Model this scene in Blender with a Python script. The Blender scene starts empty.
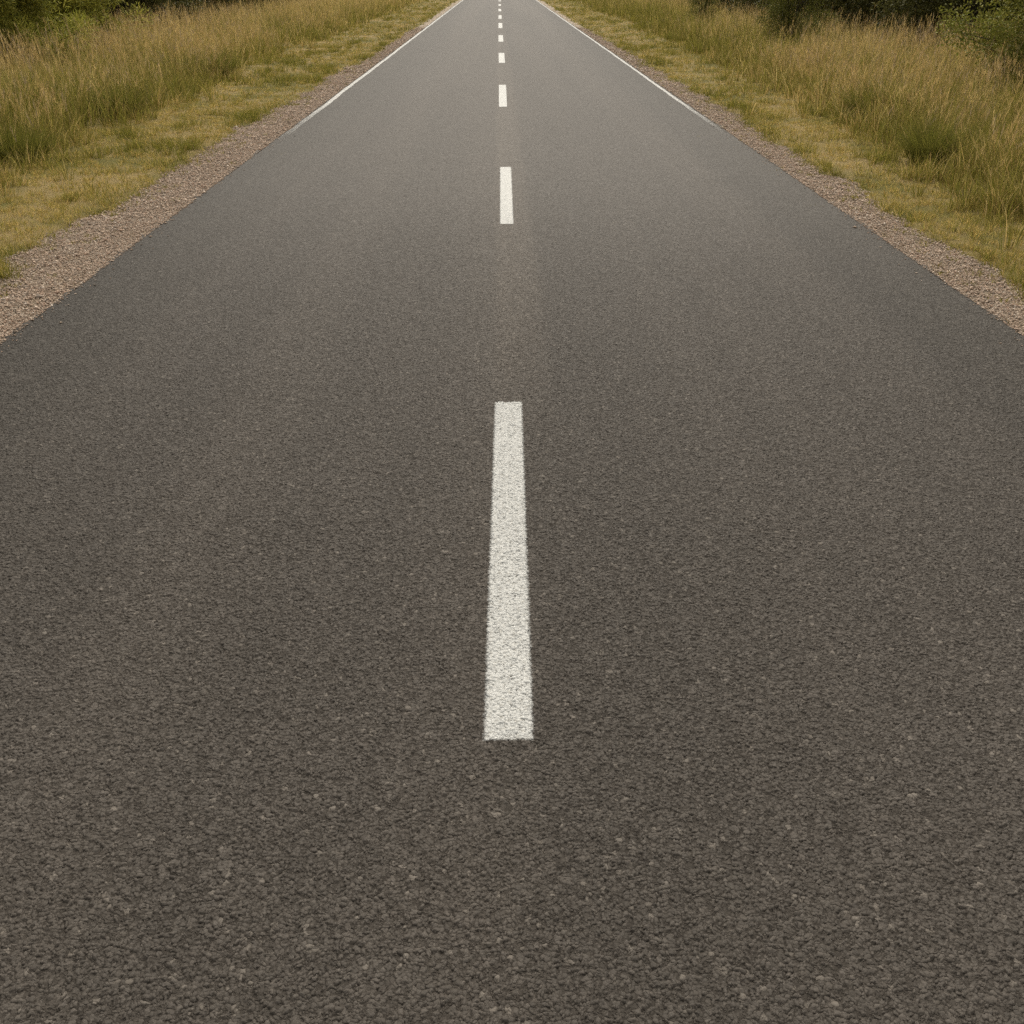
import bpy, math, random
import numpy as np
from mathutils import Vector

rng = np.random.default_rng(11)
random.seed(11)
scene = bpy.context.scene
COL = scene.collection
R = math.radians

# ------------------------------------------------------------------ helpers
def vnoise(x, y, seed=0):
    """smooth 2-D value noise in 0..1 (numpy arrays)"""
    x = np.asarray(x, float); y = np.asarray(y, float)
    xi = np.floor(x).astype(np.int64); yi = np.floor(y).astype(np.int64)
    xf = x - xi; yf = y - yi
    u = xf * xf * (3 - 2 * xf); v = yf * yf * (3 - 2 * yf)
    def h(a, b):
        n = (a * 374761393 + b * 668265263 + seed * 974634777) & 0xFFFFFFFF
        n = ((n ^ (n >> 13)) * 1274126177) & 0xFFFFFFFF
        return ((n ^ (n >> 16)) & 0xFFFF) / 65535.0
    a = h(xi, yi); b = h(xi + 1, yi); c = h(xi, yi + 1); d = h(xi + 1, yi + 1)
    return (a * (1 - u) + b * u) * (1 - v) + (c * (1 - u) + d * u) * v

def fbm(x, y, seed=0, oct=3):
    s = 0; a = .5; t = 0
    for k in range(oct):
        s = s + a * vnoise(x * 2 ** k, y * 2 ** k, seed + k * 17); t += a; a *= .5
    return s / t

def tag(o, label=None, cat=None, group=None, kind=None):
    if label: o['label'] = label
    if cat: o['category'] = cat
    if group: o['group'] = group
    if kind: o['kind'] = kind
    return o

def mesh_np(name, verts, faces, n, col=None, smooth=False):
    """verts (V,3), faces (F,n) all of n corners, optional per-vertex colour"""
    me = bpy.data.meshes.new(name)
    verts = np.ascontiguousarray(verts, np.float32); faces = np.ascontiguousarray(faces, np.int32)
    F = len(faces)
    me.vertices.add(len(verts)); me.vertices.foreach_set('co', verts.ravel())
    me.loops.add(F * n); me.loops.foreach_set('vertex_index', faces.ravel())
    me.polygons.add(F)
    me.polygons.foreach_set('loop_start', np.arange(0, F * n, n, dtype=np.int32))
    me.update(calc_edges=True)
    if smooth:
        me.polygons.foreach_set('use_smooth', np.ones(F, bool))
    if col is not None:
        at = me.color_attributes.new('tint', 'FLOAT_COLOR', 'POINT')
        c = np.ones((len(verts), 4), np.float32); c[:, :3] = col
        at.data.foreach_set('color', c.ravel())
    me.validate()
    return me

def link(name, me, mat, parent=None, loc=(0, 0, 0)):
    o = bpy.data.objects.new(name, me); COL.objects.link(o)
    if mat and not me.materials: me.materials.append(mat)
    o.location = loc
    if parent: o.parent = parent
    return o

def empty(name, loc=(0, 0, 0)):
    o = bpy.data.objects.new(name, None); COL.objects.link(o)
    o.empty_display_size = .2; o.location = loc
    return o

# ------------------------------------------------------------------ materials
def new_mat(name):
    m = bpy.data.materials.new(name); m.use_nodes = True
    nt = m.node_tree
    for n in list(nt.nodes): nt.nodes.remove(n)
    out = nt.nodes.new('ShaderNodeOutputMaterial')
    return m, nt, out

class G:
    """short-hand for building node trees"""
    def __init__(s, nt): s.nt = nt
    def n(s, t, **kw):
        o = s.nt.nodes.new(t)
        for k, v in kw.items(): setattr(o, k, v)
        return o
    def set(s, sock, v):
        if isinstance(v, bpy.types.NodeSocket): s.nt.links.new(v, sock)
        else: sock.default_value = v
    def math(s, op, a, b=0.0, c=0.0, clamp=False):
        o = s.n('ShaderNodeMath', operation=op); o.use_clamp = clamp
        s.set(o.inputs[0], a); s.set(o.inputs[1], b); s.set(o.inputs[2], c)
        return o.outputs[0]
    def ramp(s, v, a, b, lo=0.0, hi=1.0, smooth=True):
        o = s.n('ShaderNodeMapRange'); o.interpolation_type = 'SMOOTHSTEP' if smooth else 'LINEAR'
        s.set(o.inputs[0], v); s.set(o.inputs[1], a); s.set(o.inputs[2], b); s.set(o.inputs[3], lo); s.set(o.inputs[4], hi)
        return o.outputs[0]
    def mix(s, f, a, b, blend='MIX'):
        o = s.n('ShaderNodeMix', data_type='RGBA', blend_type=blend)
        s.set(o.inputs[0], f)
        s.set(o.inputs[6], a if isinstance(a, bpy.types.NodeSocket) else (*a, 1))
        s.set(o.inputs[7], b if isinstance(b, bpy.types.NodeSocket) else (*b, 1))
        return o.outputs[2]
    def noise(s, vec, scale, detail=3.0, rough=.55, dims='2D'):
        o = s.n('ShaderNodeTexNoise', noise_dimensions=dims)
        s.set(o.inputs['Vector'], vec); o.inputs['Scale'].default_value = scale
        o.inputs['Detail'].default_value = detail; o.inputs['Roughness'].default_value = rough
        return o.outputs['Fac']
    def vor(s, vec, scale, rand=1.0, feature='F1'):
        o = s.n('ShaderNodeTexVoronoi', voronoi_dimensions='2D', feature=feature)
        s.set(o.inputs['Vector'], vec); o.inputs['Scale'].default_value = scale
        o.inputs['Randomness'].default_value = rand
        return o
    def vmul(s, vec, k):
        o = s.n('ShaderNodeVectorMath', operation='MULTIPLY'); s.set(o.inputs[0], vec); o.inputs[1].default_value = k
        return o.outputs[0]
    def vadd(s, a, b):
        o = s.n('ShaderNodeVectorMath', operation='ADD'); s.set(o.inputs[0], a); s.set(o.inputs[1], b)
        return o.outputs[0]

def asphalt_height(g):
    """aggregate stones of the wearing course; returns height (m), relief 0..1, per-stone random colour"""
    pos = g.n('ShaderNodeNewGeometry').outputs['Position']
    def warp(scale, amt, det):
        w = g.n('ShaderNodeTexNoise', noise_dimensions='2D')
        g.set(w.inputs['Vector'], pos); w.inputs['Scale'].default_value = scale; w.inputs['Detail'].default_value = det
        w.inputs['Roughness'].default_value = .65
        return g.vmul(w.outputs['Color'], (amt, amt, 0))
    p = g.vadd(g.vadd(pos, warp(110, .0055, 1)), warp(24, .016, 1))
    def stones_(scale, lo, hi, pw):
        v = g.vor(p, scale)
        d = g.math('SUBTRACT', 1.0, g.math('POWER', g.math('MULTIPLY', v.outputs['Distance'], 1.22, clamp=True), pw))
        sp = g.n('ShaderNodeSeparateColor'); g.set(sp.inputs[0], v.outputs['Color'])
        return g.math('MULTIPLY', d, g.ramp(sp.outputs[0], 0.0, 1.0, lo, hi, False)), sp
    h0, sep = stones_(78, -.6, 1.15, 2.6)        # few large chippings
    h1, s1 = stones_(118, -.1, .95, 3.0)
    h2, s2 = stones_(220, .0, .55, 2.0)           # fines
    st = g.math('MAXIMUM', g.math('MAXIMUM', h0, h1), h2)
    low = g.noise(pos, 26, 3, .6)
    mic = g.noise(pos, 420, 3, .7)
    rel = g.math('ADD', g.math('MULTIPLY', st, .75), g.math('MULTIPLY', low, .5))
    rel = g.math('ADD', rel, g.math('MULTIPLY', mic, .05))
    sy = g.n('ShaderNodeSeparateXYZ'); g.set(sy.inputs[0], pos)
    # the chippings stand proud where the surface is fretted, and are rolled flatter up the road
    hgt = g.math('MULTIPLY', g.math('MULTIPLY', g.math('SUBTRACT', rel, .7), HGT), g.ramp(sy.outputs[1], 3.5, 11.5, 1.0, .2))
    return pos, hgt, st, sep, low
HGT = .0108

def displacement(g, out, hgt):
    d = g.n('ShaderNodeDisplacement'); d.inputs['Midlevel'].default_value = 0; d.inputs['Scale'].default_value = 1
    g.set(d.inputs['Height'], hgt); g.nt.links.new(d.outputs[0], out.inputs['Displacement'])

def asphalt_colour(g, pos, st, sep, low):
    stone = g.mix(g.ramp(sep.outputs[1], .25, 1.0, 0, 1, False), (.0565, .0487, .0410), (.0865, .0752, .0643))
    pale = g.math('GREATER_THAN', sep.outputs[2], .976)
    stone = g.mix(pale, stone, (.132, .116, .099))
    c = g.mix(g.ramp(st, .05, .5), (.039, .0330, .0270), stone)
    # broad mottling, lengthwise streaks of traffic polish, paver seam and darker tint towards both edges
    m = g.noise(pos, .9, 4, .6)
    c = g.mix(1.0, c, g.mix(g.ramp(m, .3, .72), (.975, .975, .97), (1.025, 1.025, 1.025)), 'MULTIPLY')
    s = g.noise(g.vmul(pos, (1.0, .02, 1)), 1.1, 2, .5)
    c = g.mix(1.0, c, g.mix(g.ramp(s, .28, .75), (.90, .90, .90), (1.10, 1.095, 1.09)), 'MULTIPLY')
    sx = g.n('ShaderNodeSeparateXYZ'); g.set(sx.inputs[0], pos)
    x = sx.outputs[0]
    xw = g.math('ADD', x, g.math('MULTIPLY', g.math('SUBTRACT', g.noise(pos, .7, 3), .5), .35))
    xs = g.math('ADD', x, g.math('MULTIPLY', g.math('SUBTRACT', g.noise(pos, 1.2, 2), .5), .10))
    seam = g.math('MULTIPLY', g.ramp(xs, -.08, .03), g.ramp(xs, .36, .22))
    seam = g.math('MULTIPLY', seam, g.ramp(sx.outputs[1], 3.4, 6.5))
    c = g.mix(g.math('MULTIPLY', seam, .85), c, g.mix(1.0, c, (1.30, 1.29, 1.27), 'MULTIPLY'))
    ax = g.math('ABSOLUTE', g.math('SUBTRACT', xw, .1))
    edge = g.ramp(ax, 1.9, 3.1)
    c = g.mix(edge, c, g.mix(1.0, c, (.74, .745, .73), 'MULTIPLY'))
    return c

def mat_asphalt():
    m, nt, out = new_mat('asphalt'); g = G(nt)
    pos, hgt, st, sep, low = asphalt_height(g)
    c = asphalt_colour(g, pos, st, sep, low)
    b = g.n('ShaderNodeBsdfPrincipled')
    g.set(b.inputs['Base Color'], c)
    g.set(b.inputs['Roughness'], g.ramp(st, .1, .8, .85, .69))
    b.inputs['Specular IOR Level'].default_value = .25
    nt.links.new(b.outputs[0], out.inputs[0])
    displacement(g, out, hgt)
    m.displacement_method = 'BOTH'
    return m

def mat_paint(name, wear_lo, wear_hi, base=(.535, .54, .525)):
    m, nt, out = new_mat(name); g = G(nt)
    pos, hgt, st, sep, low = asphalt_height(g)
    big = g.noise(pos, 9, 4, .65)
    w = g.math('ADD', st, g.math('MULTIPLY', g.math('SUBTRACT', big, .5), .4))
    paint = g.mix(g.noise(pos, 5, 3), tuple(v * .9 for v in base), base)
    paint = g.mix(g.ramp(g.noise(pos, 60, 2), .5, .75), paint, (.42, .415, .39))
    at = g.n('ShaderNodeAttribute', attribute_name='tint')      # metres to the border of the painted shape
    sx = g.n('ShaderNodeSeparateColor'); g.set(sx.inputs[0], at.outputs['Color'])
    e = g.math('ADD', sx.outputs[0], g.math('MULTIPLY', g.math('SUBTRACT', g.noise(pos, 70, 3, .7), .5), .016))
    e = g.math('ADD', e, g.math('MULTIPLY', g.math('SUBTRACT', st, .5), .006))
    cover = g.math('MULTIPLY', g.ramp(w, wear_lo, wear_hi), g.ramp(e, -.006, .010))
    b = g.n('ShaderNodeBsdfPrincipled')
    g.set(b.inputs['Base Color'], paint); b.inputs['Roughness'].default_value = .7
    b.inputs['Specular IOR Level'].default_value = .3
    tr = g.n('ShaderNodeBsdfTransparent'); mx = g.n('ShaderNodeMixShader')
    g.set(mx.inputs[0], cover); nt.links.new(tr.outputs[0], mx.inputs[1]); nt.links.new(b.outputs[0], mx.inputs[2])
    nt.links.new(mx.outputs[0], out.inputs[0])
    displacement(g, out, hgt); m.displacement_method = 'BOTH'
    return m

def mat_gravel():
    m, nt, out = new_mat('gravel'); g = G(nt)
    pos = g.n('ShaderNodeNewGeometry').outputs['Position']
    v = g.vor(pos, 48); v2 = g.vor(pos, 105)
    sep = g.n('ShaderNodeSeparateColor'); g.set(sep.inputs[0], v.outputs['Color'])
    c = g.mix(sep.outputs[0], (.34, .275, .21), (.53, .44, .35))
    c = g.mix(g.ramp(v.outputs['Distance'], .35, .75), c, (.19, .15, .11))
    big = g.noise(pos, 1.6, 4)
    c = g.mix(g.ramp(big, .45, .75), c, (.25, .19, .12))
    b = g.n('ShaderNodeBsdfPrincipled'); g.set(b.inputs['Base Color'], c); b.inputs['Roughness'].default_value = .9
    b.inputs['Specular IOR Level'].default_value = .2
    h = g.math('ADD', g.math('SUBTRACT', 1, v.outputs['Distance']), g.math('MULTIPLY', v2.outputs['Distance'], -.5))
    bp = g.n('ShaderNodeBump'); bp.inputs['Distance'].default_value = .012; g.set(bp.inputs['Height'], h)
    nt.links.new(bp.outputs[0], b.inputs['Normal'])
    nt.links.new(b.outputs[0], out.inputs[0])
    return m

def mat_ground():
    m, nt, out = new_mat('verge_soil'); g = G(nt)
    pos = g.n('ShaderNodeNewGeometry').outputs['Position']
    a = g.noise(pos, .8, 4); f = g.noise(pos, 45, 4, .7)
    c = g.mix(g.ramp(a, .35, .65), (.30, .225, .10), (.14, .125, .035))
    c = g.mix(1.0, c, g.mix(f, (.55, .55, .55), (1.3, 1.3, 1.3)), 'MULTIPLY')
    b = g.n('ShaderNodeBsdfPrincipled'); g.set(b.inputs['Base Color'], c); b.inputs['Roughness'].default_value = .95
    b.inputs['Specular IOR Level'].default_value = .1
    bp = g.n('ShaderNodeBump'); bp.inputs['Distance'].default_value = .02; g.set(bp.inputs['Height'], f)
    nt.links.new(bp.outputs[0], b.inputs['Normal'])
    nt.links.new(b.outputs[0], out.inputs[0])
    return m

def mat_tint(name, rough=.8, spec=.15, trans=.25):
    """material whose colour is the natural colour of each blade, leaf or stone"""
    m, nt, out = new_mat(name); g = G(nt)
    at = g.n('ShaderNodeAttribute', attribute_name='tint')
    b = g.n('ShaderNodeBsdfPrincipled'); nt.links.new(at.outputs['Color'], b.inputs['Base Color'])
    b.inputs['Roughness'].default_value = rough; b.inputs['Specular IOR Level'].default_value = spec
    if trans > 0:
        t = g.n('ShaderNodeBsdfTranslucent'); nt.links.new(at.outputs['Color'], t.inputs['Color'])
        mx = g.n('ShaderNodeMixShader'); mx.inputs[0].default_value = trans
        nt.links.new(b.outputs[0], mx.inputs[1]); nt.links.new(t.outputs[0], mx.inputs[2])
        nt.links.new(mx.outputs[0], out.inputs[0])
    else:
        nt.links.new(b.outputs[0], out.inputs[0])
    return m

def mat_bark():
    m, nt, out = new_mat('bark'); g = G(nt)
    pos = g.n('ShaderNodeTexCoord').outputs['Object']
    f = g.noise(g.vmul(pos, (1, 1, .2)), 18, 4, .6, '3D')
    c = g.mix(f, (.035, .026, .018), (.10, .08, .055))
    b = g.n('ShaderNodeBsdfPrincipled'); g.set(b.inputs['Base Color'], c); b.inputs['Roughness'].default_value = .9
    bp = g.n('ShaderNodeBump'); bp.inputs['Distance'].default_value = .02; g.set(bp.inputs['Height'], f)
    nt.links.new(bp.outputs[0], b.inputs['Normal'])
    nt.links.new(b.outputs[0], out.inputs[0])
    return m

M_ASPH = mat_asphalt()
M_DASH = mat_paint('worn_white_paint', -.06, .13)
M_EDGE = mat_paint('faded_white_paint', .0, .25, (.47, .468, .448))
M_GRAV = mat_gravel(); M_SOIL = mat_ground()
M_STONE = mat_tint('gravel_stone', .95, .04, 0)
M_GRASS = mat_tint('grass_blade', .75, .12, .38)
M_LEAF = mat_tint('leaf', .65, .12, .25)
M_BARK = mat_bark()

# ------------------------------------------------------------------ camera, measured from the photograph
H, PITCH, F = 2.0, R(30), 933.0
VPX, VPY = 498.0, -27.0
cam = bpy.data.cameras.new('camera'); camo = bpy.data.objects.new('camera', cam); COL.objects.link(camo)
cam.sensor_width = 36; cam.lens = F / 1024 * 36; cam.clip_end = 5000; cam.clip_start = .05
camo.location = (0, 0, H)
camo.rotation_euler = (R(90) - PITCH, 0, -math.atan((512 - VPX) * math.cos(PITCH) / F))
scene.camera = camo

YAW = math.atan((512 - VPX) * math.cos(PITCH) / F)
def ground_at(px, py):                   # point of the road plane seen at a pixel of the photograph
    u, v = (px - 512) / F, (py - 512) / F
    fy = math.cos(PITCH) - v * math.sin(PITCH); dz = -math.sin(PITCH) - v * math.cos(PITCH)
    k = -H / dz
    x, y = u * k, fy * k
    return x * math.cos(YAW) + y * math.sin(YAW), -x * math.sin(YAW) + y * math.cos(YAW)

# ------------------------------------------------------------------ road
RL, RR = -3.12, 3.34
def grid_mesh(xs, ys, zf=None):
    X, Y = np.meshgrid(xs, ys)
    Z = np.zeros_like(X) if zf is None else zf(X, Y)
    nx, ny = len(xs), len(ys)
    i = np.arange(ny - 1)[:, None] * nx + np.arange(nx - 1)[None, :]
    F_ = np.stack([i, i + 1, i + 1 + nx, i + nx], -1).reshape(-1, 4)
    return np.stack([X, Y, Z], -1).reshape(-1, 3), F_

def steps(a, b, d0, d1):
    o = [a]
    while o[-1] < b: o.append(o[-1] + d0 + (d1 - d0) * (o[-1] - a) / (b - a))
    return np.array(o) * (b - a) / (o[-1] - a) + a * (1 - (b - a) / (o[-1] - a))
def cols(lo, hi, d): return np.linspace(lo, hi, int(round((hi - lo) / d)) + 1)
NEAR = [(cols(RL, RR, .0036), steps(.6, 3.4, .0028, .0050)), (cols(RL, RR, .0060), steps(3.4, 12.0, .0060, .0130))]
def road_edge(v):
    """ragged lip of the asphalt"""
    x, y = v[:, 0], v[:, 1]
    for e in (RL, RR):
        k = np.clip(1 - np.abs(x - e) / .12, 0, 1)
        j = (fbm(y * 3, y * 0 + e, 5) - .5) * .10 + (fbm(y * 30, y * 0 + e, 9, 2) - .5) * .05
        x += j * k
    return v
parts_v, parts_f, off = [], [], 0
def add(vf):
    global off
    v, f = vf; parts_v.append(v); parts_f.append(f + off); off += len(v)
for xs_, ys_ in NEAR: add(grid_mesh(xs_, ys_))
xc = np.linspace(RL, RR, 60)
yc = [12.0]
while yc[-1] < 1500: yc.append(yc[-1] + max(.1, (yc[-1] - 10) * .035))
add(grid_mesh(xc, np.array(yc)))
add(grid_mesh(xc, np.linspace(-40, .6, 60)))
V = road_edge(np.concatenate(parts_v)); Fc = np.concatenate(parts_f)
road = link('road', mesh_np('road', V, Fc, 4, smooth=True), M_ASPH)
tag(road, 'straight grey-brown asphalt country road running to the horizon', 'road', kind='structure')

# ------------------------------------------------------------------ painted markings
DASHES = [  # top row, bottom row, left/right at the bottom, left/right at the top
    (402, 740, 483.5, 533.5, 495, 522), (167, 224, 500, 513.6, 500, 511.2), (85, 107, 499, 507, 498.9, 506),
    (53, 63, 498.8, 505, 498.6, 504.2), (35.2, 41.8, 498.5, 503.4, 498.5, 503), (23, 28.2, 498.5, 502.5, 498.5, 502.2),
    (15.2, 18.8, 498.5, 501.8, 498.5, 501.5), (9, 11.4, 498.5, 501.2, 498.5, 501),
    (4.2, 5.8, 498.5, 501, 498.5, 500.9), (.4, 1.4, 498.5, 500.8, 498.5, 500.8)]
DASH_LABELS = [
    'large worn white centre dash nearest the camera, in the middle of the road',
    'white centre dash just beyond the largest one, second up the road',
    'white centre dash third up the road, between the second dash and the short far ones',
    'small white centre dash fourth up the road from the camera end',
    'small white centre dash fifth up the road from the camera end',
    'small white centre dash sixth up the road from the camera end',
    'tiny white centre dash seventh up the road from the camera end',
    'tiny white centre dash eighth up the road, third from the far end',
    'tiny pale centre dash last but one before the road leaves the picture',
    'tiny pale centre dash farthest up the road, at the top edge']
for k, (t, b, bl, br, tl, tr) in enumerate(DASHES):
    (x0b, y0), (x1b, _), (x0t, y1), (x1t, _) = ground_at(bl, b), ground_at(br, b), ground_at(tl, t), ground_at(tr, t)
    cx, cy = (x0b + x1b + x0t + x1t) / 4, (y0 + y1) / 2
    if y1 < 12.0:                        # same lattice as the road, so that the paint lies over every stone
        def sd(p):
            u = (p[:, 1] - y0) / (y1 - y0)
            return np.minimum.reduce([p[:, 1] - y0, y1 - p[:, 1], p[:, 0] - (x0b + (x0t - x0b) * u), x1b + (x1t - x1b) * u - p[:, 0]])
        vv, ff, no = [], [], 0
        for xs_, ys_ in NEAR:
            ix = np.where((xs_ > min(x0b, x0t) - .03) & (xs_ < max(x1b, x1t) + .03))[0]
            iy = np.where((ys_ > y0 - .03) & (ys_ < y1 + .03))[0]
            if len(iy) < 2: continue
            v, f = grid_mesh(xs_[ix], ys_[iy])
            vv.append(v); ff.append(f + no); no += len(v)
        v, f = np.concatenate(vv), np.concatenate(ff)
        f = f[sd(v[f].mean(1)) > -.007]
        used, inv = np.unique(f, return_inverse=True)
        v, f = v[used], inv.reshape(-1, 4)
        edge = sd(v)
        v[:, 2] = .0011
    else:
        ny = 24; us = np.linspace(0, 1, ny); ws = np.linspace(0, 1, 7)
        U, W = np.meshgrid(us, ws, indexing='ij')
        xl = x0b + (x0t - x0b) * U; xr = x1b + (x1t - x1b) * U
        X = xl + (xr - xl) * W; Y = y0 + (y1 - y0) * U
        v = np.stack([X, Y, np.full_like(X, .004)], -1).reshape(-1, 3)
        i = np.arange(ny - 1)[:, None] * 7 + np.arange(6)[None, :]
        f = np.stack([i, i + 1, i + 8, i + 7], -1).reshape(-1, 4)
        edge = np.full(len(v), .05)
    v = v - np.array([cx, cy, 0])
    o = link('centre_dash', mesh_np('centre_dash', v, f, 4, np.repeat(edge[:, None], 3, 1), smooth=True), M_DASH, loc=(cx, cy, 0))
    tag(o, DASH_LABELS[k], 'road marking', 'broken white centre line')

def edge_line(xa, w, ystart, label):
    ys = [ystart]
    while ys[-1] < 1500: ys.append(ys[-1] + max(.08, (ys[-1] - 10) * .03))
    ys = np.array(ys)
    wob = (fbm(ys * .5, ys * 0 + xa, 21) - .5) * .03
    cols = []; ed = []
    for q in range(5):
        u = q / 4
        x = xa + w * (u - .5) + wob
        if q in (0, 4): x = x + (fbm(ys * 6, ys * 0 + q, 4, 2) - .5) * .02
        cols.append(np.stack([x - xa, ys - ystart, np.full_like(ys, .0045)], -1))
        ed.append(np.interp(ys, [ystart, ystart + 2, ystart + 5, ystart + 12], [-.014, -.002, .006, .03]))
    v = np.stack(cols, 1).reshape(-1, 3)
    i = np.arange(len(ys) - 1)[:, None] * 5 + np.arange(4)[None, :]
    f = np.stack([i, i + 1, i + 6, i + 5], -1).reshape(-1, 4)
    o = link('edge_line', mesh_np('edge_line', v, f, 4, np.repeat(np.stack(ed, 1).reshape(-1, 1), 3, 1), smooth=True), M_EDGE, loc=(xa, ystart, 0))
    tag(o, label, 'road marking', 'worn white edge lines')
edge_line(RL + .085, .085, 12.5, 'thin worn white edge line along the left border of the asphalt')
edge_line(RR - .085, .07, 13, 'thin worn white edge line along the right border of the asphalt')

# ------------------------------------------------------------------ ground
def gravel_out(y, side):                 # where the grass begins
    yy = np.asarray(y, float)
    base = np.interp(yy, [0, 6, 9, 14, 20, 30, 50], [3.74, 3.82, 3.90, 3.84, 3.72, 3.60, 3.50]) if side < 0 else \
           np.interp(yy, [0, 6, 9, 14, 20, 30, 50], [3.82, 3.85, 3.86, 3.86, 3.84, 3.76, 3.68])
    return base + (fbm(yy * 1.1, yy * 0 + side * 3.3, 31, 3) - .5) * .42 + (fbm(yy * 3.7, yy * 0 + side * 5.1, 33, 2) - .5) * .22
def tall_front(y, side):
    yy = np.asarray(y, float)
    base = np.interp(yy, [0, 8, 12, 18, 28, 45], [5.2, 5.35, 5.6, 5.75, 6.2, 6.4]) if side < 0 else \
           np.interp(yy, [0, 8, 12, 18, 28, 45], [4.75, 4.85, 5.05, 5.4, 5.8, 6.2])
    return base + (fbm(yy * .5, yy * 0 + side * 7.7, 41, 3) - .5) * .7
def ground_z(x, y):
    x = np.asarray(x, float); y = np.asarray(y, float)
    ax = np.where(x < 0, -x, x)
    go = np.where(x < 0, gravel_out(y, -1), gravel_out(y, 1))
    k = np.clip((ax - go + .12) / .2, 0, 1); k = k * k * (3 - 2 * k)
    z = -.06 + .058 * k
    out = np.clip((ax - 4.4) / 2.5, 0, 1)
    z = z + out * ((fbm(x * .45, y * .45, 51, 3) - .5) * .22 + .04)
    return z
gx = np.concatenate([-np.geomspace(3000, 30, 14), np.linspace(-29, -9, 21), np.linspace(-8.6, -5, 19), np.linspace(-4.9, -3.4, 46),
                     np.linspace(-3.2, 3.2, 9), np.linspace(3.4, 5.1, 52), np.linspace(5.2, 8.6, 18), np.linspace(9, 29, 21), np.geomspace(30, 3000, 14)])
gy = [-60.0]
while gy[-1] < 3500:
    a = gy[-1]; gy.append(a + (.1 if 3 < a < 30 else (.6 if a <= 3 else max(.1, (a - 28) * .06))))
v, f = grid_mesh(gx, np.array(gy), ground_z)
o = link('ground', mesh_np('ground', v, f, 4, smooth=True), M_SOIL)
tag(o, 'grassy verge soil on both sides of the road', 'ground', kind='structure')

for side, word in ((-1, 'left'), (1, 'right')):
    edge = -RL if side < 0 else RR
    xs = np.linspace(edge - .12, edge + 1.35, 30) * side
    if side < 0: xs = xs[::-1]
    ys = [-40.0]
    while ys[-1] < 1500: ys.append(ys[-1] + (.1 if 2 < ys[-1] < 30 else (.6 if ys[-1] <= 2 else (ys[-1] - 27) * .05)))
    v, f = grid_mesh(xs, np.array(ys), lambda X, Y: -.026 + (fbm(X * 5, Y * 5, 61, 3) - .5) * .02 + (np.abs(X) < edge) * -.012)
    o = link('gravel_shoulder', mesh_np('gravel_shoulder', v, f, 4, smooth=True), M_GRAV)
    tag(o, 'pinkish grey gravel shoulder along the %s edge of the asphalt' % word, 'gravel', kind='structure')

# loose stones lying on the shoulders
OCT_V = np.array([(1, 0, 0), (-1, 0, 0), (0, 1, 0), (0, -1, 0), (0, 0, 1), (0, 0, -1)], float)
OCT_F = np.array([(0, 2, 4), (2, 1, 4), (1, 3, 4), (3, 0, 4), (2, 0, 5), (1, 2, 5), (3, 1, 5), (0, 3, 5)])
def stones(side, word):
    edge = -RL if side < 0 else RR
    X, Y, S = [], [], []
    for y0, y1, dens, s in ((3.0, 9, 7400, .0060), (9, 15, 5200, .0072), (15, 24, 2800, .0092), (24, 45, 800, .015)):
        n = int((y1 - y0) * 1.15 * dens)
        y = rng.uniform(y0, y1, n); x = edge - .015 + rng.uniform(0, 1, n) * 1.2
        go = gravel_out(y, side)
        p = np.clip((go + .12 - x) / .2, 0, 1)
        keep = rng.random(n) < p
        X.append(x[keep]); Y.append(y[keep]); S.append(np.exp(rng.normal(0, .38, keep.sum())) * s)
    # a few kicked on to the asphalt lip
    n = 500; y = 4 + rng.random(n) ** 1.6 * 22; x = edge - rng.exponential(.05, n)
    X.append(x); Y.append(y); S.append(np.exp(rng.normal(0, .3, n)) * .0065)
    X = np.concatenate(X) * side; Y = np.concatenate(Y); S = np.concatenate(S); n = len(X)
    onroad = np.abs(X) < edge
    Z = np.where(onroad, 0.0005, -.020 + (fbm(X * 5, Y * 5, 61, 3) - .5) * .02)
    vv = OCT_V[None] * (1 + rng.normal(0, .22, (n, 6, 3)))
    vv += rng.normal(0, .18, (n, 6, 3))
    sc = S[:, None] * np.stack([np.ones(n), rng.uniform(.6, 1.1, n), rng.uniform(.45, .8, n)], 1)
    vv = vv * sc[:, None, :]
    a = rng.uniform(0, 2 * np.pi, n); ca, sa = np.cos(a)[:, None], np.sin(a)[:, None]
    x = vv[..., 0] * ca - vv[..., 1] * sa + X[:, None]; y = vv[..., 0] * sa + vv[..., 1] * ca + Y[:, None]
    z = vv[..., 2] + (Z + S * .3)[:, None]
    v = np.stack([x, y, z], -1).reshape(-1, 3)
    f = (OCT_F[None] + (np.arange(n) * 6)[:, None, None]).reshape(-1, 3)
    pal = np.array([(.43, .345, .272), (.365, .29, .226), (.48, .40, .325), (.31, .265, .22), (.40, .295, .225), (.56, .50, .43)])
    c = pal[rng.choice(6, n, p=[.3, .24, .18, .14, .1, .04])] * rng.uniform(.82, 1.22, (n, 1)) * np.array([1.06, 1.03, 1.02])
    o = link('loose_gravel', mesh_np('loose_gravel', v, f, 3, np.repeat(c, 6, 0)), M_STONE)
    tag(o, 'loose gravel stones along the %s road shoulder' % word, 'gravel', kind='stuff')
stones(-1, 'left'); stones(1, 'right')

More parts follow.
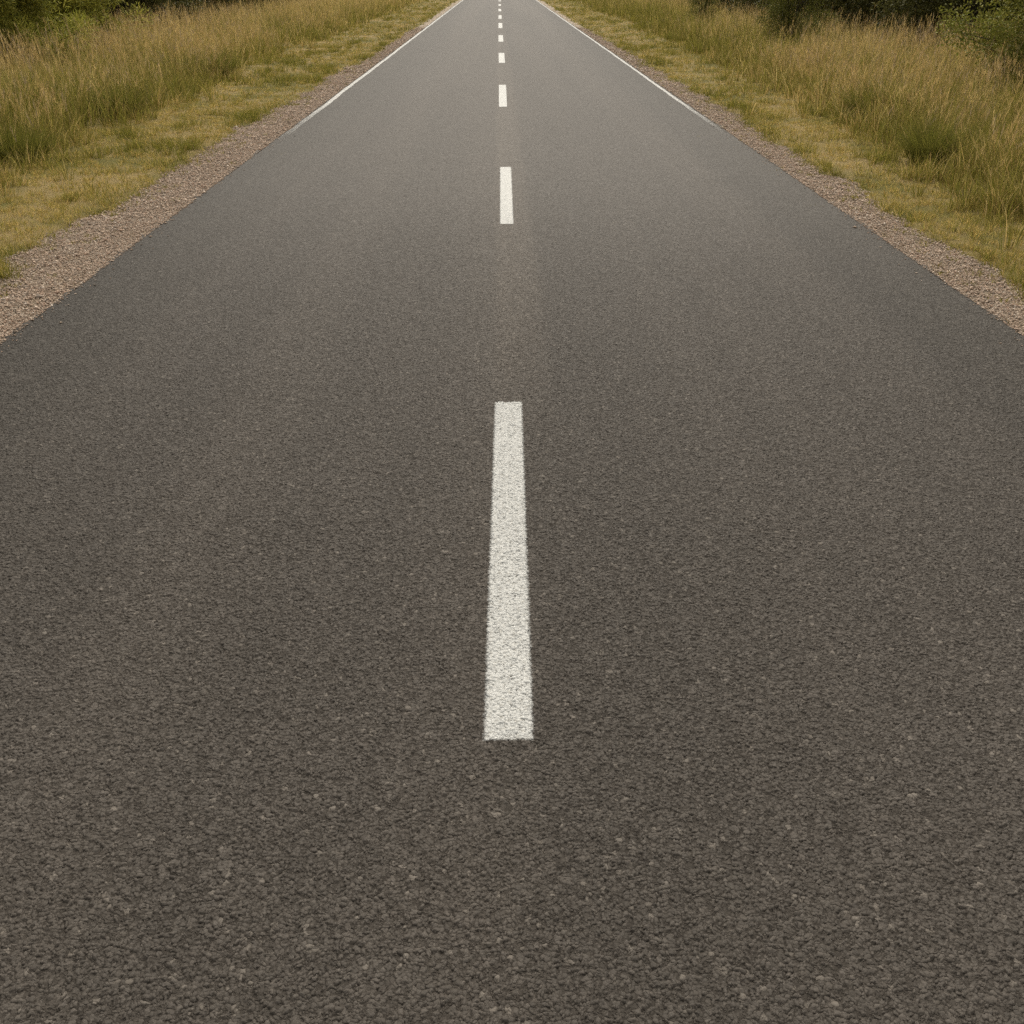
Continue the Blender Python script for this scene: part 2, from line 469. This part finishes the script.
# ------------------------------------------------------------------ grass
def ribbons(x, y, z, h, w, lean, az, curve, nseg, c0, c1):
    """curved tapering blades -> verts, faces, colours (c0 at the foot, c1 at the tip)"""
    n = len(x); lv = nseg + 1
    t = np.linspace(0, 1, lv)[None, :]
    ang = lean[:, None] + curve[:, None] * t
    seg = (h / nseg)[:, None]
    dr = np.sin(ang) * seg; dz = np.cos(ang) * seg
    r = np.concatenate([np.zeros((n, 1)), np.cumsum(dr[:, :-1], 1)], 1)
    zz = np.concatenate([np.zeros((n, 1)), np.cumsum(dz[:, :-1], 1)], 1)
    ca, sa = np.cos(az)[:, None], np.sin(az)[:, None]
    px = x[:, None] + r * ca; py = y[:, None] + r * sa; pz = z[:, None] + zz
    tw = az + rng.normal(0, .9, n) + np.pi / 2
    hw = (w[:, None] * .5) * (1 - .88 * t ** 1.6)
    ox = np.cos(tw)[:, None] * hw; oy = np.sin(tw)[:, None] * hw
    v = np.stack([np.stack([px - ox, py - oy, pz], -1), np.stack([px + ox, py + oy, pz], -1)], 2).reshape(-1, 3)
    b = (np.arange(n) * lv * 2)[:, None] + (np.arange(nseg) * 2)[None, :]
    f = np.stack([b, b + 1, b + 3, b + 2], -1).reshape(-1, 4)
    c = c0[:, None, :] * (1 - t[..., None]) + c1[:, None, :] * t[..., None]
    c = np.repeat(c, 2, 1).reshape(-1, 3)
    tip = np.stack([px[:, -1], py[:, -1], pz[:, -1]], -1)
    tan = np.stack([np.sin(ang[:, -1]) * ca[:, 0], np.sin(ang[:, -1]) * sa[:, 0], np.cos(ang[:, -1])], -1)
    return v, f, c, tip, tan

class Acc:
    def __init__(s): s.v, s.f, s.c, s.o = [], [], [], 0
    def add(s, v, f, c):
        s.v.append(v); s.f.append(f + s.o); s.c.append(c); s.o += len(v)
    def mesh(s, name, origin=(0, 0, 0)):
        return mesh_np(name, np.concatenate(s.v) - np.array(origin), np.concatenate(s.f), 4, np.concatenate(s.c))

GREEN = np.array([(.200, .185, .036), (.245, .218, .048), (.150, .150, .031), (.280, .238, .062)])
STRAW = np.array([(.60, .445, .175), (.52, .375, .14), (.67, .52, .235), (.46, .325, .125), (.52, .43, .17)])
HEAD = np.array([(.58, .415, .175), (.50, .35, .145), (.65, .49, .22), (.42, .30, .14), (.42, .32, .22)])
def pick(pal, n, var=.18): return pal[rng.integers(0, len(pal), n)] * rng.uniform(1 - var, 1 + var, (n, 1))

def scatter(side, y0, y1, dens, inner, outer):
    """uniform points between two |x| borders that vary along y"""
    xm0, xm1 = 3.4, outer
    n = int((y1 - y0) * (xm1 - xm0) * dens)
    y = rng.uniform(y0, y1, n); x = rng.uniform(xm0, xm1, n)
    k = x > inner(y, side)
    return x[k] * side, y[k]

def panicles(acc, tip, tan, col, scale, m=7):
    """feathery seed head: short spikelets along the top of the culm"""
    n = len(tip)
    L = scale
    for q in range(m):
        t = q / (m - 1)
        base = tip - tan * (L * (1 - t))[:, None]
        az = rng.uniform(0, 2 * np.pi, n)
        ln = L * (.62 - .34 * t) * rng.uniform(.7, 1.2, n)
        v, f, c, _, _ = ribbons(base[:, 0], base[:, 1], base[:, 2], ln, .0045 * (L / .16) + .0015 * np.ones(n), rng.uniform(.08, .42, n), az,
                                rng.uniform(.1, .5, n), 1, col, col * 1.08)
        acc.add(v, f, c)

def tall_grass(side, word):
    acc = Acc()
    inner = lambda y, s: tall_front(y, s) - .05 - rng.exponential(.16, len(y))
    # bands: y range, tufts/m2, blades per tuft, culms per m2, width factor, spikelets
    bands = ((3.5, 14, 30, 34, 190, 1.0, 7), (14, 24, 22, 24, 130, 1.5, 6), (24, 42, 12, 16, 75, 2.3, 5), (42, 75, 6, 10, 30, 3.6, 3), (75, 130, 2.2, 8, 10, 6, 3))
    for y0, y1, td, nb, cd, wf, ns in bands:
        outer = 13.0 if y0 < 24 else 16.0
        tx, ty = scatter(side, y0, y1, td, inner, outer)
        # height rises from the front edge; patches of green and of straw
        fr = np.abs(tx) - tall_front(ty, side)
        patch = fbm(tx * .55, ty * .40, 71 + side, 3)
        th = np.clip(.34 + fr * .34, .28, .60) * (.75 + .55 * fbm(tx * .9, ty * .9, 81, 2)) * rng.uniform(.8, 1.2, len(tx))
        n = len(tx) * nb
        i = np.repeat(np.arange(len(tx)), nb)
        az = rng.uniform(0, 2 * np.pi, n); rad = np.abs(rng.normal(0, .085, n)) * (1 + .3 * (wf - 1))
        x = tx[i] + np.cos(az) * rad; y = ty[i] + np.sin(az) * rad
        h = th[i] * rng.uniform(.55, 1.25, n)
        lushness = .34 if side < 0 else .34 - .35 * np.clip((ty[i] - 20) / 12, 0, 1) * np.clip(1 - (fr[i] - 2) / 3, 0, 1)
        dry = np.clip(lushness + (patch[i] - .5) * 1.7 + rng.normal(0, .2, n), 0, 1)
        isdry = (rng.random(n) < dry * .74)[:, None]
        c = np.where(isdry, pick(STRAW, n) * .92, pick(GREEN, n))
        v, f, cc, _, _ = ribbons(x, y, ground_z(x, y) - .01, h, rng.uniform(.0045, .009, n) * wf, rng.uniform(.02, .35, n), az,
                                 rng.uniform(.2, 1.5, n), 4 if wf < 2 else 3, c * .97, c * np.where(isdry, 1.05, 1.12))
        acc.add(v, f, cc)
        cx, cy = scatter(side, y0, y1, cd, lambda y, s: tall_front(y, s) + .05, outer)
        fr = np.abs(cx) - tall_front(cy, side)
        dens = fbm(cx * .7, cy * .7, 91 + side, 3)
        patch = fbm(cx * .55, cy * .40, 71 + side, 3)
        k = rng.random(len(cx)) < (1 - (.55 * np.clip((cy - 20) / 12, 0, 1) if side > 0 else 0)) * np.clip(.25 + (dens - .35) * 1.6 + (patch - .5) * 1.2, .12, 1) * np.clip(.3 + fr * 1.1, 0, 1)
        cx, cy, fr = cx[k], cy[k], fr[k]; n = len(cx)
        h = np.clip(.50 + fr * .22, .45, .92) * rng.normal(1, .16, n).clip(.6, 1.4) * (.85 + .3 * fbm(cx * .6, cy * .6, 83, 2))
        az = fbm(cx * 1.6, cy * 1.6, 121, 2) * 9 + rng.normal(0, .55, n)
        bunch = fbm(cx * 2.3, cy * 2.3, 131, 2)
        c = pick(STRAW, n)
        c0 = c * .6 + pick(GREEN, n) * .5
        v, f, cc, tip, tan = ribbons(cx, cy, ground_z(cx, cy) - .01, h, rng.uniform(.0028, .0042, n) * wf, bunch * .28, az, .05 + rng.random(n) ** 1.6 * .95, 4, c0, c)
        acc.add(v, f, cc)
        panicles(acc, tip, tan, pick(HEAD, n), rng.uniform(.09, .20, n) * (1 + .12 * (wf - 1)), ns)
    o = link('tall_grass', acc.mesh('tall_grass'), M_GRASS)
    tag(o, 'tall tan and green seeding grass on the %s roadside' % word, 'grass', kind='stuff')
tall_grass(-1, 'left'); tall_grass(1, 'right')

def verge_grass(side, word):
    acc = Acc()
    for y0, y1, td, nb, wf in ((3.0, 10, 150, 22, 1.0), (10, 18, 100, 18, 1.35), (18, 34, 45, 16, 2.0), (34, 70, 16, 12, 3.4), (70, 130, 5, 10, 6)):
        x, y = scatter(side, y0, y1, td, lambda yy, s: gravel_out(yy, s) - .1, 7.2)
        d0 = np.abs(x) - gravel_out(y, side); d1 = tall_front(y, side) + .25 - np.abs(x)
        k = (d1 > 0) & ((d0 > 0) | (rng.random(len(x)) < .3))
        # sparse where the sward is worn to thatch
        wear = fbm(x * 1.3, y * 1.1, 101 + side, 3)
        x, y, d0, d1, wear = x[k], y[k], d0[k], d1[k], wear[k]
        lush = np.clip((fbm(x * 1.7, y * 1.0, 111 + side, 3) - .47) * 3.6 + np.clip(.5 - d0, 0, 1) * 1.5 * np.clip((fbm(x * 2.2, y * 1.5, 115 + side, 2) - .36) * 6, 0, 1), 0, 1)
        th = (.055 + .105 * lush ** 1.2 + .05 * np.clip(.5 - d1, 0, 1)) * rng.uniform(.7, 1.4, len(x))
        n = len(x) * nb; i = np.repeat(np.arange(len(x)), nb)
        az = rng.uniform(0, 2 * np.pi, n); rad = np.abs(rng.normal(0, .045, n)) * (1 + .3 * (wf - 1))
        bx = x[i] + np.cos(az) * rad; by = y[i] + np.sin(az) * rad
        h = th[i] * rng.uniform(.5, 1.3, n)
        g_ = rng.random(n) < np.clip(.36 + .56 * lush[i], 0, .95)
        c = np.where(g_[:, None], pick(GREEN, n) * (1.12 - .2 * lush[i])[:, None] * np.array([.98, 1.02, .85]), pick(STRAW, n) * np.array([.92, .92, .80]))
        v, f, cc, _, _ = ribbons(bx, by, ground_z(bx, by) - .006, h, rng.uniform(.0028, .005, n) * wf, rng.uniform(.1, .8, n), az,
                                 rng.uniform(.2, 1.4, n), 2, c, c * 1.08)
        acc.add(v, f, cc)
    # weeds straying into the gravel
    n = 620
    y = rng.uniform(4, 30, n); x = (gravel_out(y, side) + .06 - rng.exponential(.14, n)) * side
    i = np.repeat(np.arange(n), 14); m = len(i); az = rng.uniform(0, 2 * np.pi, m)
    rad = np.abs(rng.normal(0, .022, m))
    bx, by = x[i] + np.cos(az) * rad, y[i] + np.sin(az) * rad
    c = pick(GREEN, m) * 1.1
    v, f, cc, _, _ = ribbons(bx, by, np.full(m, -.03), rng.uniform(.03, .07, m), np.full(m, .005), rng.uniform(.3, .9, m), az, rng.uniform(.2, 1, m), 2, c, c * 1.1)
    acc.add(v, f, cc)
    o = link('verge_grass', acc.mesh('verge_grass'), M_GRASS)
    tag(o, 'short mown green and straw grass between the gravel and tall grass, %s verge' % word, 'grass', kind='stuff')
verge_grass(-1, 'left'); verge_grass(1, 'right')

# dark green tussocks at the foot of the tall grass
def tussock(x, y, hgt, rad, label):
    acc = Acc(); n = int(4200 * rad)
    az = rng.uniform(0, 2 * np.pi, n); r = np.sqrt(rng.random(n)) * rad
    bx, by = x + np.cos(az) * r * .8, y + np.sin(az) * r * .8
    h = hgt * rng.uniform(.5, 1.15, n) * (1.1 - .35 * r / rad)
    c = pick(np.array([(.140, .140, .026), (.170, .158, .034), (.115, .120, .022)]), n)
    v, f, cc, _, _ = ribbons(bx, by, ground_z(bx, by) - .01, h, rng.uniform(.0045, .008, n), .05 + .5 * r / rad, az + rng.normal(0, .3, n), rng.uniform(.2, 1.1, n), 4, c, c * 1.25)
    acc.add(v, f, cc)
    z = float(ground_z(np.array([x]), np.array([y]))[0])
    o = link('grass_tussock', acc.mesh('grass_tussock', (x, y, z)), M_GRASS, loc=(x, y, z))
    tag(o, label, 'tussock', 'dark green grass tussocks')
tussock(5.25, 11.9, .62, .30, 'dark green grass tussock on the right roadside, the nearer and darker of two')
tussock(5.85, 15.6, .70, .38, 'dark green grass tussock on the right roadside, the farther of two')
tussock(-5.95, 12.2, .50, .42, 'low dark green grass tussock at the left picture edge, nearest on that roadside')
tussock(-6.2, 16.4, .60, .40, 'dark green grass tussock on the left roadside, the middle one of three')
tussock(-6.25, 22.5, .70, .50, 'dark green grass tussock on the left roadside, the farthest of three')

# ------------------------------------------------------------------ bushes and trees
def tube(path, radii, ns=7):
    path = [Vector(p) for p in path]; V, Fc = [], []
    for i, p in enumerate(path):
        d = (path[min(i + 1, len(path) - 1)] - path[max(i - 1, 0)]).normalized()
        a = d.orthogonal().normalized(); b = d.cross(a)
        for k in range(ns):
            t = 2 * math.pi * k / ns
            V.append(p + (a * math.cos(t) + b * math.sin(t)) * radii[i])
    for i in range(len(path) - 1):
        for k in range(ns):
            Fc.append((i * ns + k, i * ns + (k + 1) % ns, (i + 1) * ns + (k + 1) % ns, (i + 1) * ns + k))
    return np.array([tuple(v) for v in V]), np.array(Fc)

def leaf_cloud(cent, rad, nper, size, aspect, pal, droop=.35):
    """leaf-sized folded faces gathered in clumps about the given centres"""
    K = len(cent); n = K * nper
    i = np.repeat(np.arange(K), nper)
    d = rng.normal(0, 1, (n, 3)); d /= np.linalg.norm(d, axis=1)[:, None]
    r = rad[i] * rng.random(n) ** .45
    p = cent[i] + d * r[:, None] * np.array([1, 1, .8])
    nd = d + rng.normal(0, .8, (n, 3)); nd[:, 2] -= droop; nd /= np.linalg.norm(nd, axis=1)[:, None]
    sd = np.cross(nd, rng.normal(0, 1, (n, 3))); sd /= np.linalg.norm(sd, axis=1)[:, None] + 1e-6
    L = size * rng.uniform(.6, 1.35, n); W = L * aspect
    nn = np.cross(nd, sd)
    a = p; b = p + nd * (L * .45)[:, None] + sd * (W * .5)[:, None] + nn * (L * .08)[:, None]
    c = p + nd * L[:, None]; e = p + nd * (L * .45)[:, None] - sd * (W * .5)[:, None] + nn * (L * .08)[:, None]
    v = np.stack([a, b, c, e], 1).reshape(-1, 3)
    f = np.arange(n * 4).reshape(-1, 4)
    tone = rng.uniform(.72, 1.3, K)[i]
    col = pal[rng.integers(0, len(pal), n)] * (tone * rng.uniform(.8, 1.2, n))[:, None]
    return v, f, np.repeat(col, 4, 0), p

def woody(name, height, spread, trunk_r, nstem, nclump, nper, leaf, aspect, pal, low, clump_r, droop=.35):
    """meshes for stems and foliage of a bush (several stems) or tree (one trunk), origin at its foot"""
    Vt, Ft, o = [], [], 0
    tips = []
    for s in range(nstem):
        a = 2 * math.pi * (s + random.random() * .6) / nstem
        out = 0 if nstem == 1 else spread * random.uniform(.25, .6)
        pth, rad = [], []
        x = y = 0.0
        for q in range(7):
            t = q / 6
            x = math.cos(a) * out * t ** 1.3 + random.uniform(-.05, .05) * height * .2 * t
            y = math.sin(a) * out * t ** 1.3 + random.uniform(-.05, .05) * height * .2 * t
            pth.append((x, y, -.1 + height * .82 * t)); rad.append(trunk_r * (1 - .85 * t) * (1.25 if q == 0 else 1))
        v, f = tube(pth, rad); Vt.append(v); Ft.append(f + o); o += len(v)
        nl = 14 if nstem == 1 else 6
        for l in range(nl):
            t = low + (1 - low) * (l + random.random()) / nl * .95
            q = min(5, int(t * 6)); u = t * 6 - q
            b = Vector(pth[q]).lerp(Vector(pth[q + 1]), u)
            aa = random.uniform(0, 2 * math.pi); ln = spread * random.uniform(.45, .9) * (1.1 - .6 * t)
            e = b + Vector((math.cos(aa) * ln, math.sin(aa) * ln, ln * random.uniform(.15, .7)))
            mid = b.lerp(e, .5) + Vector((0, 0, ln * .1))
            r0 = trunk_r * (1 - .8 * t) * .5
            v, f = tube([b, mid, e], [r0, r0 * .6, r0 * .2], 5); Vt.append(v); Ft.append(f + o); o += len(v)
            tips.append((*e, 1)); tips.append((*mid, 1))
    wood = mesh_np(name + '_stem', np.concatenate(Vt), np.concatenate(Ft), 4, smooth=True)
    # clumps: on the limb ends and through an uneven envelope
    C = [t[:3] for t in tips][:nclump // 2]
    while len(C) < nclump:
        a = random.uniform(0, 2 * math.pi); t = random.random()
        z = height * (low + (1 - low) * t)
        env = spread * (math.sin(math.pi * min(1, .22 + .78 * t) ** .9) ** .6) * (.75 + .35 * math.sin(3 * a + z) * math.sin(2 * a - 1.3 * z))
        rr = max(0.05, env) * random.random() ** .35
        C.append((math.cos(a) * rr, math.sin(a) * rr, z))
    C = np.array(C); C[:, 2] = np.maximum(C[:, 2], .12)
    v, f, c, p = leaf_cloud(C, rng.uniform(.6, 1.3, len(C)) * clump_r, nper, leaf, aspect, pal, droop)
    fol = mesh_np(name + '_leaves', v, f, 4, c)
    wood.materials.append(M_BARK); fol.materials.append(M_LEAF)
    return wood, fol

P_BUSH = np.array([(.22, .23, .044), (.28, .275, .058), (.175, .195, .036), (.31, .29, .07)])
P_SCRUB = np.array([(.33, .33, .066), (.40, .37, .08), (.27, .28, .054)])
P_DARK = np.array([(.090, .092, .028), (.11, .105, .032), (.078, .08, .024), (.12, .115, .036)])
P_MID = np.array([(.14, .145, .030), (.17, .17, .036), (.12, .125, .026)])

bush_mesh = woody('bush', 3.0, 1.9, .045, 6, 190, 300, .052, .5, P_BUSH, .04, .34)
scrub_mesh = woody('scrub', 2.6, 1.5, .03, 8, 200, 260, .10, .16, P_SCRUB, .03, .30, -.5)
shrub_mesh = woody('shrub', 2.8, 1.25, .03, 7, 150, 190, .06, .22, P_MID, .03, .27, -.2)
hedge_meshes = [woody('hedge', 4.6, 2.5, .09, 4, 260, 150, .10, .5, P_DARK, .02, .48) for _ in range(2)]
tree_meshes = [woody('tree', 9.0, 3.4, .22, 1, 330, 120, .14, .55, P_DARK, .05, .75) for _ in range(2)]

def plant(kind, meshes, x, y, s, rot, label, cat, group=None, names=('stem', 'foliage')):
    z = float(ground_z(np.array([x]), np.array([y]))[0])
    r = empty(kind, (x, y, z)); r.rotation_euler = (0, 0, rot); r.scale = (s, s, s * random.uniform(.95, 1.08))
    link(names[0], meshes[0], None, r); link(names[1], meshes[1], None, r)
    tag(r, label, cat, group)
    return r
plant('leafy_bush', bush_mesh, 9.0, 16.6, 1.0, .4, 'broad leafy mid green bush in the top right corner behind tall grass', 'bush')
plant('shrub', shrub_mesh, 8.1, 29, 1.0, 1.0, 'fine leaved dark green shrub standing right of the road in front of the dark hedge', 'shrub')
plant('shrub', shrub_mesh, 8.3, 43, .62, 2.4, 'low dark shrub on the right roadside between tall grass and the road end', 'shrub')
plant('scrub_bush', scrub_mesh, -10.0, 21.5, 1.1, .2, 'feathery olive green bush at the top left corner behind tall grass', 'bush')
plant('scrub_bush', scrub_mesh, -10.6, 25.5, 1.15, 2.2, 'feathery olive green bush next to the dark hollow, right of the corner bush', 'bush')
hl = {1: 'dark dense hedge bush on the right roadside', -1: 'dark dense hedge bush on the left roadside'}
for k, (x, y) in enumerate([(12.2, 27), (12.0, 31.5), (12.3, 36), (11.8, 40.5), (12.4, 46), (12.6, 53), (12.8, 62), (13, 73)]):
    plant('hedge_bush', hedge_meshes[k % 2], x, y, random.uniform(.9, 1.1), k * 1.3,
          'dark dense hedge bush in the shaded row behind the right tall grass', 'hedge bush', 'dark hedge row on the right')
for k, (x, y) in enumerate([(-13.4, 31), (-12.6, 36), (-12.8, 41), (-13.2, 47), (-13.6, 55), (-14, 65), (-14.2, 77)]):
    plant('hedge_bush', hedge_meshes[(k + 1) % 2], x, y, random.uniform(.9, 1.1), k * 1.7,
          'dark dense hedge bush in the shaded row behind the left tall grass', 'hedge bush', 'dark hedge row on the left')
for k, (x, y) in enumerate([(19, 21), (16.5, 30), (15.2, 38), (16, 47), (16.5, 58), (17, 71)]):
    plant('tree', tree_meshes[k % 2], x, y, random.uniform(.9, 1.15), k * 2.1,
          'tall dark tree overhanging the hedge row right of the road', 'tree', 'trees behind the right hedge', ('trunk', 'crown'))
for k, (x, y) in enumerate([(-17.5, 27), (-16.5, 35), (-15.6, 43), (-16.4, 53), (-17, 66)]):
    plant('tree', tree_meshes[(k + 1) % 2], x, y, random.uniform(.9, 1.15), k * 2.7,
          'tall dark tree overhanging the hedge row left of the road', 'tree', 'trees behind the left hedge', ('trunk', 'crown'))

# ------------------------------------------------------------------ light
SUN_EL, SUN_AZ = R(48), R(3)            # azimuth clockwise from +Y (the direction of view)
w = bpy.data.worlds.new('World'); scene.world = w; w.use_nodes = True
nt = w.node_tree
sky = nt.nodes.new('ShaderNodeTexSky'); sky.sky_type = 'NISHITA'; sky.sun_disc = False
sky.sun_elevation = SUN_EL; sky.sun_rotation = SUN_AZ
sky.air_density = 1.0; sky.dust_density = 5.0; sky.ozone_density = .6
hs = nt.nodes.new('ShaderNodeHueSaturation'); hs.inputs['Saturation'].default_value = .22
bg = nt.nodes['Background']; bg.inputs['Strength'].default_value = .11
nt.links.new(sky.outputs[0], hs.inputs['Color'])
tn = nt.nodes.new('ShaderNodeMix'); tn.data_type = 'RGBA'; tn.blend_type = 'MULTIPLY'; tn.inputs[0].default_value = 1
tn.inputs[7].default_value = (1.0, .945, .835, 1)
nt.links.new(hs.outputs[0], tn.inputs[6]); nt.links.new(tn.outputs[2], bg.inputs['Color'])
sl = bpy.data.lights.new('sun', 'SUN'); sl.energy = 1.9; sl.angle = R(13); sl.color = (1, .95, .86)
so = bpy.data.objects.new('sun', sl); COL.objects.link(so)
d = Vector((math.sin(SUN_AZ) * math.cos(SUN_EL), math.cos(SUN_AZ) * math.cos(SUN_EL), math.sin(SUN_EL)))
so.rotation_euler = (-d).to_track_quat('-Z', 'Y').to_euler(); so.location = d * 50

scene.view_settings.view_transform = 'Standard'; scene.view_settings.look = 'None'
scene.view_settings.exposure = 0.4; scene.view_settings.gamma = 1.0
scene.render.engine = 'CYCLES'
scene.cycles.use_denoising = False
scene.cycles.sample_clamp_direct = 3; scene.cycles.sample_clamp_indirect = 3
scene.cycles.max_bounces = 10; scene.cycles.diffuse_bounces = 6
